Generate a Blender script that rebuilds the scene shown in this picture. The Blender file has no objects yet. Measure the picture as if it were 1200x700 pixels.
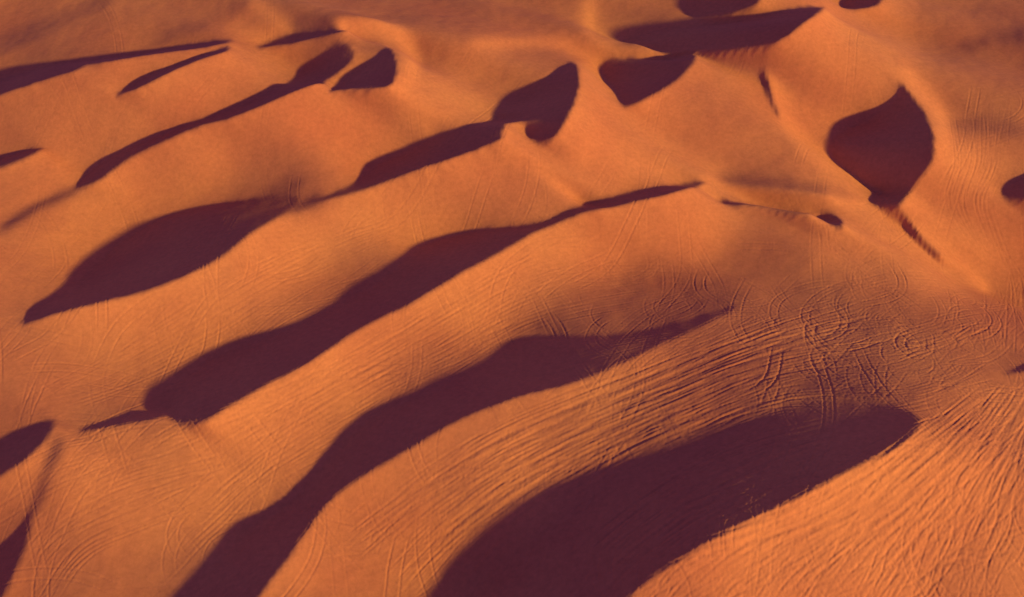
import bpy, math, numpy as np, time
T0=time.time()
rng=np.random.default_rng(7)
# ------------------------------------------------------------------ viewpoint of the survey photo
H=95.0; PITCH=math.radians(44); HFOV=math.radians(50)
F=600/math.tan(HFOV/2)
cp,sp=math.cos(PITCH),math.sin(PITCH)
def project(x,y,z):
    dz=z-H
    dep=np.maximum(y*cp-dz*sp,5.0)
    up=y*sp+dz*cp
    return 600+F*x/dep, 350-F*up/dep
# ------------------------------------------------------------------ sun
SUN_EL=math.radians(17); SUN_AZ=math.radians(-28)     # azimuth: angle from +X, towards the sun
tosun=(math.cos(SUN_AZ),math.sin(SUN_AZ))
te=math.tan(SUN_EL)
sx,sy=-tosun[0],-tosun[1]         # s : away from the sun
tx,ty=-sy,sx
# ------------------------------------------------------------------ lee faces traced on the photo
LEE=[
 [(-60,118),(0,92),(50,78),(100,70),(90,82),(40,98),(0,112),(-60,135)],
 [(100,71),(180,57),(265,46),(255,54),(170,67),(105,78)],
 [(298,55),(345,41),(405,35),(385,47),(330,56)],
 [(135,110),(170,90),(215,74),(265,55),(255,67),(205,84),(165,104),(140,114)],
 [(-60,205),(0,184),(30,174),(48,174),(20,190),(-60,215)],
 [(85,219),(110,194),(160,168),(230,143),(300,116),(345,90),(378,63),(402,52),(412,70),(378,97),(330,117),(270,141),(215,157),(150,187),(112,213)],
 [(384,111),(400,95),(430,72),(452,53),(463,75),(459,100),(441,119),(420,123),(400,114)],
 [(24,383),(40,360),(75,344),(100,320),(130,290),(180,258),(230,243),(290,234),(342,230),(344,240),(322,256),(292,274),(257,301),(217,323),(172,341),(110,357),(60,371)],
 [(365,238),(415,215),(440,195),(480,178),(520,160),(560,145),(590,138),(588,155),(580,172),(540,186),(500,199),(450,216),(410,229)],
 [(578,132),(605,118),(640,95),(665,73),(677,85),(673,115),(657,150),(646,169),(635,174),(618,162),(612,147),(590,144)],
 [(703,76),(720,69),(770,67),(812,67),(801,86),(776,106),(740,124),(727,124),(719,106),(707,92)],
 [(728,49),(760,37),(830,29),(890,19),(925,11),(965,8),(932,36),(907,56),(890,63),(850,63),(790,60)],
 [(800,-25),(890,-25),(885,8),(852,21),(815,23),(803,10)],
 [(986,6),(1000,-12),(1035,-12),(1027,8),(1005,13)],
 [(1052,101),(1063,112),(1081,135),(1093,165),(1091,190),(1071,215),(1052,242),(1036,245),(1018,236),(1034,221),(1010,211),(985,199),(969,181),(969,167),(990,154),(1020,138),(1045,121)],
 [(1048,243),(1061,253),(1082,279),(1104,301),(1086,291),(1060,270)],
 [(842,234),(880,237),(920,244),(948,251),(928,258),(890,250),(858,245)],
 [(962,248),(982,256),(985,270),(970,264)],
 [(1172,228),(1190,212),(1230,196),(1240,235),(1197,241),(1178,236)],
 [(826,211),(790,215),(740,225),(700,237),(670,245),(640,259),(600,267),(565,270),(530,278),(490,290),(450,325),(400,355),(340,385),(270,410),(230,430),(200,455),(187,475),(198,491),(225,504),(260,482),(310,452),(360,427),(420,387),(480,357),(540,322),(590,294),(630,272),(680,254),(740,241),(790,228)],
 [(92,503),(130,491),(185,481),(183,490),(130,501),(98,508)],
 [(-60,545),(0,515),(30,502),(60,494),(51,515),(26,541),(0,559),(-60,600)],
 [(-60,690),(0,642),(20,618),(36,598),(27,640),(12,675),(-10,715),(-60,760)],
 [(865,358),(820,371),(770,384),(700,395),(640,395),(600,401),(560,430),(500,460),(440,485),(400,520),(370,555),(330,595),(290,620),(260,650),(235,675),(210,703),(170,770),(250,790),(300,702),(330,662),(350,632),(380,592),(420,562),(480,527),(540,492),(600,470),(660,456),(720,432),(780,402),(830,380)],
 [(1073,491),(1050,480),(1000,474),(930,475),(870,500),(800,530),(740,550),(680,590),(620,630),(580,665),(545,705),(500,790),(650,790),(740,697),(790,662),(850,627),(920,592),(980,562),(1040,532),(1072,507)],
 [(1175,440),(1195,430),(1240,420),(1240,428),(1200,437)],
 [(888,84),(895,86),(904,118),(912,140),(903,128),(893,104)],
]
SOFT=[ # gentle dim areas : poly, p
 ([(845,200),(900,208),(965,222),(960,230),(900,222),(850,212)],-.20),
 ([(300,240),(345,205),(350,225),(320,250)],-.17),
 ([(0,262),(40,236),(90,216),(92,224),(45,244),(0,272)],-.33),
 ([(322,250),(350,236),(378,230),(374,240),(345,249)],-.33),
 ([(30,600),(45,560),(60,515),(72,520),(56,565),(40,606)],-.2),
 ([(-20,50),(60,15),(120,-10),(130,0),(70,32),(-20,68)],-.16),
 ([(1120,52),(1160,40),(1220,30),(1220,48),(1165,56),(1125,62)],-.17),
 ([(1110,150),(1150,140),(1210,150),(1210,166),(1150,160)],-.12),
 ([(180,40),(230,20),(280,5),(285,15),(240,32),(190,48)],-.12),
]
# how decisively the lee face falls into shade (excess slope) - faint where the faces flatten out
EXC=[(835,372,-.06),(780,390,.0),(700,405,.02),(640,430,.03),(1040,490,.02),(960,490,.01),(880,520,.03),(335,237,-.05),(270,250,.02),(800,220,-.0),(600,275,.01),(700,240,.03),
 (620,700,.10),(700,650,.10),(400,550,.08),(280,680,.08),(1040,190,.08),(640,130,.05),(560,160,.04),(100,350,.07),(230,470,.07),(400,60,.05),(180,165,.07),(870,240,.1),(970,255,.1),(1080,280,.1),(900,110,.1)]
PTS=[(1100,600,.30),(900,665,.32),(1180,480,.12),(1180,650,.2),(1000,600,.38),(1000,690,.3),(900,420,-.07),(700,520,.05),(600,560,.12),(450,620,.18),(400,640,.22),
(1000,380,-.07),(1100,400,-.02),(850,450,-.08),(1000,450,-.11),(760,480,-.04),(400,430,.28),(550,350,.26),(620,312,.30),(560,322,.32),(480,392,.24),(700,275,.34),(800,262,.36),(250,560,.22),(300,510,.28),(150,620,.16),(120,560,.18),(100,670,.08),(50,690,.02),(200,690,.08),
(650,365,-.05),(500,430,.0),(780,345,-.09),(900,290,.0),(930,335,-.05),(200,370,.26),(350,290,.34),(480,235,.36),(400,322,.02),(120,420,.24),(60,450,.1),(40,420,.12),(560,215,.36),(600,235,.15),(140,460,.02),
(150,220,.26),(280,180,.34),(400,150,.42),(430,175,.30),(100,285,.24),(30,300,.16),(320,210,-.02),(80,150,.24),(200,115,.32),(290,85,.24),(20,140,.12),
(60,40,-.02),(200,20,.02),(350,15,.0),(500,20,-.03),(560,90,.18),(530,130,.30),(600,30,.0),(700,140,.40),(750,170,.30),(850,120,.12),(950,80,.38),(960,40,.38),(930,20,.3),(900,180,.08),(1000,100,.30),(1020,50,.16),
(1130,50,.0),(1180,40,-.04),(1150,130,.02),(1110,210,.34),(1150,250,.20),(1130,300,.36),(1020,275,.36),(960,235,.2),(1000,310,.04),(1180,350,.10),(1170,395,.02),(820,170,.22),(760,25,.0),(1120,120,.06),(930,130,.26)]
STROKES=[ # bright crest flanks  (polyline, half-width px, p)
 ([(400,33),(440,36),(468,48),(482,72),(474,100),(460,128),(497,150)],7,.52),
 ([(590,186),(625,200),(650,216),(672,232)],5,.6),
 ([(560,56),(640,50),(700,62),(800,66),(890,70)],7,.28),
 ([(690,5),(690,35),(712,55)],8,.28),
 ([(1062,258),(1105,288),(1150,335)],6,.5),
 ([(905,95),(925,150),(960,185),(1005,205)],7,.48),
 ([(690,80),(700,100),(693,150),(680,190)],8,.5),
 ([(1060,90),(1095,130),(1105,180),(1080,225)],8,.42),
 ([(828,208),(870,222),(940,232),(1010,240)],5,.48),
 ([(290,50),(330,36),(300,10)],8,.22),
 ([(970,12),(940,40),(915,62)],6,.5),
]
def smooth_poly(P,closed=True,k=5):
    P=np.array(P,float); n=len(P); out=[]
    rg=range(n) if closed else range(n-1)
    for i in rg:
        if closed: p0,p1,p2,p3=P[i-1],P[i],P[(i+1)%n],P[(i+2)%n]
        else: p0,p1,p2,p3=P[max(i-1,0)],P[i],P[i+1],P[min(i+2,n-1)]
        for t in np.arange(k)/k:
            out.append(.5*((2*p1)+(p2-p0)*t+(2*p0-5*p1+4*p2-p3)*t*t+(3*p1-p0-3*p2+p3)*t**3))
    if not closed: out.append(P[-1])
    return np.array(out)
U0,U1,V0,V1,ST=-300,1500,-200,1000,2.0
us=np.arange(U0,U1,ST); vs=np.arange(V0,V1,ST)
UU,VV=np.meshgrid(us,vs)
def inside(P):
    m=np.zeros(UU.shape,bool)
    a=max(int((P[:,0].min()-U0)/ST)-1,0); b=int((P[:,0].max()-U0)/ST)+2
    c=max(int((P[:,1].min()-V0)/ST)-1,0); d=int((P[:,1].max()-V0)/ST)+2
    X=UU[c:d,a:b]; Y=VV[c:d,a:b]; r=np.zeros(X.shape,bool)
    n=len(P)
    for i in range(n):
        x1,y1=P[i]; x2,y2=P[(i+1)%n]
        if y1==y2: continue
        r^=((y1>Y)!=(y2>Y))&(X<(x2-x1)*(Y-y1)/(y2-y1)+x1)
    m[c:d,a:b]=r
    return m
def blur(A,s):
    r=int(3*s)+1; k=np.exp(-.5*(np.arange(-r,r+1)/s)**2); k/=k.sum(); k=k.astype(A.dtype)
    B=np.pad(A,r,mode='edge'); 
    C=sum(k[i]*B[i:i+A.shape[0],:] for i in range(2*r+1))
    return sum(k[i]*C[:,i:i+A.shape[1]] for i in range(2*r+1))
# lit slope target
def rbf(P,base,wb,s):
    num=np.full(UU.shape,base*wb); den=np.full(UU.shape,wb)
    for (u,v,p) in P:
        w=np.exp(-((UU-u)**2+((VV-v)*1.3)**2)/(2*s*s)); num+=w*p; den+=w
    return num/den
G=blur(rbf(PTS,.11,.02,32.),6)
G=.10+(G-.11)*1.25
EX_=rbf(EXC,.06,.05,40.)
M=np.zeros(UU.shape,bool)
for P in LEE: M|=inside(smooth_poly(P))
Mf=M.astype(float)
def dirblur(A,dirx,diry,n):
    out=0
    for k in range(n):
        out=out+np.roll(A,(-int(round(diry*k)),-int(round(dirx*k))),(0,1))
    return out/n
persp=np.clip((VV+60)/700,.25,1)
def span(A,sg,a=5,b_=12):
    s1=dirblur(A,sg*.72,sg*.69,a); s2=dirblur(A,sg*.72,sg*.69,b_)
    return s1*(1-persp)+s2*persp
inner=np.clip(span(Mf,-1)*1.7,0,1)            # 0 at far edge -> 1 inside
outer=np.clip(blur(span(Mf,1),1.5)*(1-Mf)*1.3,0,1)
wide=np.clip(blur(span(Mf,1,12,30),3)*1.4,0,1)*(1-Mf)     # trough side, broad
stoss=np.clip(blur(span(Mf,-1,10,26),2)*1.4,0,1)*(1-Mf)   # sunny side of the crest
G=G-.10*wide+.11*stoss
G=G*(1-.35*outer)-.35*outer*.12
for P,hw,p in STROKES:
    Q=smooth_poly(P,False,8); d2=np.full(UU.shape,1e9)
    for q in Q: d2=np.minimum(d2,(UU-q[0])**2+(VV-q[1])**2)
    w=np.exp(-d2/(2*hw*hw)); G=G*(1-w)+p*w
for P,p in SOFT:
    w=blur(inside(smooth_poly(P)).astype(float),2.5); G=G*(1-w)+p*w
Mb=blur(Mf,.6)
G=G*(1-Mb)+(-(te-.06*(1-inner)+EX_*inner+.015*(persp<.6)))*Mb
Win=np.clip(np.minimum(np.minimum(UU+80,1280-UU),np.minimum(VV+60,780-VV))/60,0,1)
def samp(A,fx,fy):
    fx=np.clip(fx,0,A.shape[1]-1.001); fy=np.clip(fy,0,A.shape[0]-1.001)
    i=fx.astype(int); j=fy.astype(int); a=fx-i; b=fy-j
    return A[j,i]*(1-a)*(1-b)+A[j,i+1]*a*(1-b)+A[j+1,i]*(1-a)*b+A[j+1,i+1]*a*b
# ------------------------------------------------------------------ terrain solve
L=384.0; X0,Y0=-192.0,-80.0
def noise_field(N,lam_min,lam_max,seed,beta=1.0):
    r=np.random.default_rng(seed)
    k=np.fft.fftfreq(N,L/N); K=np.hypot(*np.meshgrid(k,k))
    amp=np.where((K>1/lam_max)&(K<1/lam_min),1/np.maximum(K,1e-6)**beta,0)
    base=r.normal(size=(N,N))
    f=np.fft.ifft2(np.fft.fft2(base)*amp).real
    return f/f.std()
def solve(N,h,outer,cg):
    dx=L/N
    xs=X0+np.arange(N)*dx; ys=Y0+np.arange(N)*dx
    X,Y=np.meshgrid(xs,ys)
    kx=np.fft.fftfreq(N,dx)*2*math.pi
    ex=np.exp(1j*kx*dx)-1
    EX,EY=np.meshgrid(ex,ex)
    Ds=(sx*EX+sy*EY)/dx; Dt=(tx*EX+ty*EY)/dx
    LAM=.03; EPS=1/(70.**2)*.05; MU=.007
    lap=(np.abs(EX)**2+np.abs(EY)**2)/dx**2
    pre0=np.abs(Ds)**2; reg=LAM*np.abs(Dt)**2+EPS+MU*lap**2*.3
    pre=1/(.6*pre0+reg)
    def fD(a): return (sx*(np.roll(a,-1,1)-a)+sy*(np.roll(a,-1,0)-a))/dx
    def fDT(a): return (sx*(np.roll(a,1,1)-a)+sy*(np.roll(a,1,0)-a))/dx
    ph=(X*2+Y*(-3))*2*math.pi/L*2+ 1.6*noise_field(384,60,400,3).repeat(N//384,0).repeat(N//384,1)
    saw=(ph/(2*math.pi))%1.0
    gout=np.where(saw<.3,-(te+.1),.18)
    corr=np.zeros((N,N))
    if h is None: h=np.zeros((N,N))
    hpj=h.copy()
    for it in range(outer):
        hpj=.4*hpj+.6*h
        u,v=project(X,Y,hpj)
        fx=(u-U0)/ST; fy=(v-V0)/ST
        w=samp(Win,fx,fy)*(Y>20)
        tg=samp(G,fx,fy)
        tgt=tg*w+gout*(1-w)
        W=.08+.92*w
        if it>2: corr=np.clip(corr*.9+.5*w*(tgt-fD(h)),-.5,.5)
        g=tgt+corr
        b=fDT(W*g)
        A=lambda a: fDT(W*fD(a))+np.fft.ifft2(np.fft.fft2(a)*reg).real
        r=b-A(h); z=np.fft.ifft2(np.fft.fft2(r)*pre).real; p=z; rz=(r*z).sum()
        for _ in range(cg):
            Ap=A(p); al=rz/(p*Ap).sum(); h=h+al*p; r=r-al*Ap
            z=np.fft.ifft2(np.fft.fft2(r)*pre).real; rn=(r*z).sum(); p=z+rn/rz*p; rz=rn
    return h
h=solve(384,None,13,14)
def up2(h):
    Fh=np.fft.fftshift(np.fft.fft2(h)); N=h.shape[0]
    Z=np.zeros((2*N,2*N),complex); Z[N//2:N//2+N,N//2:N//2+N]=Fh
    return np.fft.ifft2(np.fft.ifftshift(Z)).real*4
h=solve(768,up2(h),6,14)
N=768; dx=L/N
kk_=np.fft.fftfreq(N); KK=np.hypot(*np.meshgrid(kk_,kk_))
h=np.fft.ifft2(np.fft.fft2(h)*np.exp(-.5*(2*math.pi*KK*.5)**2)).real
h=h+.015*noise_field(N,2.0,12,11,1.4)+.06*noise_field(N,10,40,12,1.0)
hp=np.pad(h,((2,2),(2,2)),mode='wrap')
def cubic_w(t): 
    return [(-t+2*t*t-t**3)/2,(2-5*t*t+3*t**3)/2,(t+4*t*t-3*t**3)/2,(-t*t+t**3)/2]
def height(x,y):
    fx=((x-X0)/dx)%N; fy=((y-Y0)/dx)%N
    i=np.floor(fx).astype(int)%N; j=np.floor(fy).astype(int)%N; a=fx-np.floor(fx); b=fy-np.floor(fy)
    wa=cubic_w(a); wb=cubic_w(b); out=0
    for m in range(4):
        row=0
        for n in range(4): row=row+wa[n]*hp[j+1+m,i+1+n]
        out=out+wb[m]*row
    return out
def img2world(P):
    P=np.asarray(P,float); u=P[:,0]; v=P[:,1]
    a=(u-600)/F; b=(350-v)/F
    rx=a; ry=cp+b*sp; rz=-sp+b*cp
    z=np.zeros(len(P))
    for _ in range(8):
        t=(z-H)/rz; x=rx*t; y=ry*t; z=.5*z+.5*height(x,y)
    return np.stack([x,y],1)
# ------------------------------------------------------------------ tyre tracks (real relief)
RS=.08; RX0,RX1,RY0,RY1=-105.,105.,42.,205.
RW=int((RX1-RX0)/RS); RH=int((RY1-RY0)/RS)
R=np.zeros((RH,RW),np.float32)
def resample(P,step=.05):
    d=np.r_[0,np.cumsum(np.hypot(*np.diff(P,axis=0).T))]
    if d[-1]<step*4: return None
    s=np.arange(0,d[-1],step)
    return np.stack([np.interp(s,d,P[:,0]),np.interp(s,d,P[:,1])],1)
def stamp(P,depth,gauge=None,pair=True):
    P=resample(P)
    if P is None: return
    if gauge is None: gauge=rng.uniform(.9,1.6)
    T=np.gradient(P,axis=0); T/=np.maximum(np.hypot(T[:,0],T[:,1])[:,None],1e-9)
    Nn=np.stack([-T[:,1],T[:,0]],1)
    n=len(P); fade=np.minimum(1,np.minimum(np.arange(n),n-1-np.arange(n))/60.)
    q=np.interp(np.arange(n),np.linspace(0,n,max(n//50,3)),rng.uniform(.15,1,max(n//50,3)))
    for off in ((-gauge/2,gauge/2) if pair else (0,)):
        Q=P+Nn*off
        i=((Q[:,0]-RX0)/RS).astype(int); j=((Q[:,1]-RY0)/RS).astype(int)
        ok=(i>0)&(i<RW-1)&(j>0)&(j<RH-1)
        np.maximum.at(R,(j[ok],i[ok]),(depth*fade*q)[ok].astype(np.float32))
def family(A,B,n,depth=1,lmin=.2,lmax=.8,spread=.05,pair=.4):
    A=smooth_poly(A,False,10); B=smooth_poly(B,False,10)
    ta=np.linspace(0,1,80)
    ra=lambda P: np.stack([np.interp(ta,np.linspace(0,1,len(P)),P[:,i]) for i in (0,1)],1)
    A=ra(A); B=ra(B)
    for _ in range(n):
        f0=rng.uniform(-.03,1.03); f1=f0+rng.normal()*spread*(4 if rng.random()<.2 else 1)
        ln=rng.uniform(lmin,lmax); a=rng.uniform(0,1-ln)
        m=(ta>=a)&(ta<=a+ln)
        if m.sum()<6: continue
        tt=np.linspace(0,1,m.sum())
        f=f0+(f1-f0)*tt+.012*np.sin(tt*rng.uniform(3,9)+rng.uniform(0,6))
        f=f[:,None]
        P=A[m]*(1-f)+B[m]*f
        W=smooth_poly(img2world(P)[::4],False,8)
        stamp(W,depth*rng.uniform(.25,1),pair=rng.random()<pair)
family([(380,640),(480,570),(600,500),(750,440),(900,380),(1060,325)],[(520,740),(580,655),(690,575),(800,515),(930,465),(1080,470)],330,.85,.15,.6)
family([(1160,450),(1080,510),(960,590),(840,640),(740,700),(690,750)],[(1240,430),(1215,520),(1190,600),(1160,680),(1140,760)],260,.9,.12,.6)
family([(230,505),(330,455),(440,397),(550,335),(640,290),(760,262)],[(180,700),(300,580),(420,500),(520,450),(640,385),(820,350)],150,.65,.12,.6)
family([(0,600),(60,560),(150,520),(260,500)],[(40,740),(90,660),(170,620),(330,560)],50,.6)
family([(0,440),(80,440),(200,370),(340,290),(470,235)],[(60,500),(160,460),(260,420),(380,350),(540,270)],50,.45)
family([(1110,130),(1120,190),(1110,240),(1150,300)],[(1190,110),(1180,190),(1160,240),(1190,330)],40,.6)
family([(1120,340),(1150,380),(1170,420)],[(1200,300),(1210,360),(1215,430)],40,.6,spread=.3)
family([(100,230),(200,180),(300,150),(400,130)],[(100,300),(200,240),(300,220),(420,190)],16,.35)
family([(560,740),(555,640),(545,570)],[(760,470),(800,430),(860,400)],24,.5)
family([(600,720),(720,610),(850,530),(1000,490)],[(700,740),(780,650),(900,580),(1040,520)],80,1.0)
family([(880,370),(960,350),(1060,330),(1180,340)],[(900,470),(980,480),(1080,480),(1190,420)],80,.7)
family([(820,740),(900,640),(1000,560),(1150,480)],[(1100,740),(1120,640),(1140,560),(1230,470)],60,.8,spread=.3)
def wander(u,v,length,curv,depth,pair=True):
    c=img2world([(u,v)])[0]; a=rng.uniform(0,2*math.pi); kk=rng.normal()*curv
    pts=[c]
    for i in range(int(length)):
        kk+=rng.normal()*curv*.25; kk*=.97
        a+=kk; c=c+np.array([math.cos(a),math.sin(a)]); pts.append(c)
    stamp(smooth_poly(np.array(pts)[::2],False,5) if len(pts)>8 else np.array(pts),depth,pair=pair)
for _ in range(230):
    wander(rng.uniform(-50,1250),rng.uniform(280,720),rng.uniform(12,60),.045,rng.uniform(.2,.7))
for _ in range(70):
    wander(rng.uniform(-50,1250),rng.uniform(20,300),rng.uniform(15,60),.03,rng.uniform(.2,.5))
for _ in range(60):
    wander(rng.uniform(900,1180),rng.uniform(330,470),rng.uniform(8,30),.12,rng.uniform(.4,.9))
for _ in range(60):
    wander(rng.uniform(750,1200),rng.uniform(520,700),rng.uniform(8,30),.10,rng.uniform(.4,.9))
def arcs(u,v,su,sv,n,r0,r1,depth):
    for _ in range(n):
        c=img2world([(u+rng.normal()*su,v+rng.normal()*sv)])[0]
        r=rng.uniform(r0,r1); a0=rng.uniform(0,6.28); t=np.linspace(a0,a0+rng.uniform(.8,4.0),60)
        e=rng.uniform(.7,1); rr=r*(1+np.linspace(0,rng.uniform(-.35,.35),60))
        P=np.stack([c[0]+rr*np.cos(t),c[1]+rr*e*np.sin(t)],1)
        stamp(P,depth*rng.uniform(.4,1.0),pair=rng.random()<.7)
arcs(1090,390,50,36,55,2.0,9.0,1.0)
arcs(980,390,60,30,16,3,9,.7)
arcs(730,370,60,30,16,3,9,.6)
arcs(280,600,60,40,16,3,8,.5)
arcs(860,600,90,50,14,4,9,.7)
arcs(1100,620,90,60,26,4,14,.9)
arcs(240,390,60,30,10,2,6,.45)
arcs(560,250,60,25,10,2,6,.4)
arcs(1150,170,30,40,16,2,6,.6)
rut=blur(R,1.0)*2.5; rim=blur(R,2.3)*5.8
relief=-.112*np.minimum(rut,1.3)+.055*np.minimum(rim,1.3)
# ------------------------------------------------------------------ mesh sheet (one continuous ground, finer where the tracks are)
def axis_out(start,step,limit,sgn):
    o=[];a=start;s=step
    while a*sgn<limit*1.0:
        s=min(s*1.07,60); a+=sgn*s; o.append(a)
    return o
NC=1500
ti=np.linspace(-1,1,NC); st=ti[1]-ti[0]
def t_out(lim):
    o=[];a=1.;s=st
    while a<lim: s=min(s*1.07,.6); a+=s; o.append(a)
    return o
to_=t_out(18.)
TA=np.array([-t for t in to_[::-1]]+list(ti)+to_)
yi=[46.];
while yi[-1]<200: yi.append(yi[-1]+.10+.14*(yi[-1]-46)/154)
YA=np.array(axis_out(46,.10,600,-1)[::-1]+yi+axis_out(yi[-1],.24,2500,1))
hw=52+.33*(np.clip(YA,46,200)-46)
X=TA[None,:]*hw[:,None]; Y=np.repeat(YA[:,None],len(TA),1)
Z=height(X,Y)
fx=(X-RX0)/RS; fy=(Y-RY0)/RS
okm=(fx>2)&(fx<RW-3)&(fy>2)&(fy<RH-3)
Z=Z+np.where(okm,samp(relief,fx,fy),0)
nx,ny=len(TA),len(YA)
co=np.stack([X,Y,Z],-1).reshape(-1,3).astype(np.float32)
me=bpy.data.meshes.new("sand_dunes")
me.vertices.add(nx*ny); me.vertices.foreach_set("co",co.ravel())
idx=np.arange(nx*ny).reshape(ny,nx)
q=np.stack([idx[:-1,:-1],idx[:-1,1:],idx[1:,1:],idx[1:,:-1]],-1).reshape(-1,4).astype(np.int32)
nf=len(q)
me.loops.add(nf*4); me.loops.foreach_set("vertex_index",q.ravel())
me.polygons.add(nf); me.polygons.foreach_set("loop_start",np.arange(0,nf*4,4,dtype=np.int32))
me.polygons.foreach_set("use_smooth",np.ones(nf,bool))
me.update(calc_edges=True)
ob=bpy.data.objects.new("sand_dunes",me); bpy.context.collection.objects.link(ob)
# ------------------------------------------------------------------ sand
m=bpy.data.materials.new("desert_sand"); m.use_nodes=True; nt=m.node_tree; n=nt.nodes; l=nt.links
b=n["Principled BSDF"]; b.inputs["Roughness"].default_value=.95
b.inputs["Specular IOR Level"].default_value=.12
tc=n.new("ShaderNodeTexCoord")
def noise(sc,det=4,rough=.55):
    t=n.new("ShaderNodeTexNoise"); t.inputs["Scale"].default_value=sc; t.inputs["Detail"].default_value=det; t.inputs["Roughness"].default_value=rough
    l.new(tc.outputs["Object"],t.inputs["Vector"]); return t
big=noise(.035,4); fine=noise(1.6,4,.7)
cr=n.new("ShaderNodeValToRGB"); e=cr.color_ramp.elements
e[0].position=.3; e[0].color=(.58,.172,.048,1); e[1].position=.72; e[1].color=(.70,.258,.060,1)
l.new(big.outputs["Fac"],cr.inputs["Fac"])
mx=n.new("ShaderNodeMix"); mx.data_type='RGBA'; mx.blend_type='MULTIPLY'; mx.inputs[0].default_value=1
cr2=n.new("ShaderNodeValToRGB"); e=cr2.color_ramp.elements
e[0].position=.3; e[0].color=(.86,.85,.85,1); e[1].position=.7; e[1].color=(1.06,1.06,1.06,1)
l.new(fine.outputs["Fac"],cr2.inputs["Fac"])
l.new(cr.outputs["Color"],mx.inputs[6]); l.new(cr2.outputs["Color"],mx.inputs[7])
l.new(mx.outputs[2],b.inputs["Base Color"])
b1=n.new("ShaderNodeBump"); b1.inputs["Strength"].default_value=1; b1.inputs["Distance"].default_value=.022
l.new(fine.outputs["Fac"],b1.inputs["Height"]); l.new(b1.outputs["Normal"],b.inputs["Normal"])
me.materials.append(m)
# ------------------------------------------------------------------ light
w=bpy.data.worlds.new("World"); bpy.context.scene.world=w; w.use_nodes=True
wn=w.node_tree.nodes; wl=w.node_tree.links; bg=wn["Background"]; bg.inputs["Strength"].default_value=.115
sk=wn.new("ShaderNodeTexSky"); sk.sky_type='NISHITA'; sk.sun_disc=False; sk.sun_elevation=SUN_EL
sk.sun_rotation=math.atan2(tosun[0],tosun[1])
mt=wn.new("ShaderNodeMix"); mt.data_type='RGBA'; mt.blend_type='MULTIPLY'; mt.inputs[0].default_value=1; mt.inputs[7].default_value=(.74,.36,1.6,1)
wl.new(sk.outputs[0],mt.inputs[6]); wl.new(mt.outputs[2],bg.inputs["Color"])
sd=bpy.data.lights.new("sun","SUN"); sd.energy=4.9; sd.angle=math.radians(1.8); sd.color=(1,.81,.32)
so=bpy.data.objects.new("sun",sd); bpy.context.collection.objects.link(so)
from mathutils import Vector
d=Vector((tosun[0]*math.cos(SUN_EL),tosun[1]*math.cos(SUN_EL),math.sin(SUN_EL)))
so.rotation_euler=d.to_track_quat('Z','Y').to_euler(); so.location=(0,0,200)
cam=bpy.data.cameras.new("camera"); co_=bpy.data.objects.new("camera",cam); bpy.context.collection.objects.link(co_)
cam.sensor_width=36; cam.lens=18/math.tan(HFOV/2); cam.clip_end=6000
co_.location=(0,0,H); co_.rotation_euler=(math.pi/2-PITCH,0,0)
sc=bpy.context.scene; sc.camera=co_
sc.view_settings.view_transform='Standard'; sc.view_settings.look='None'; sc.view_settings.exposure=0
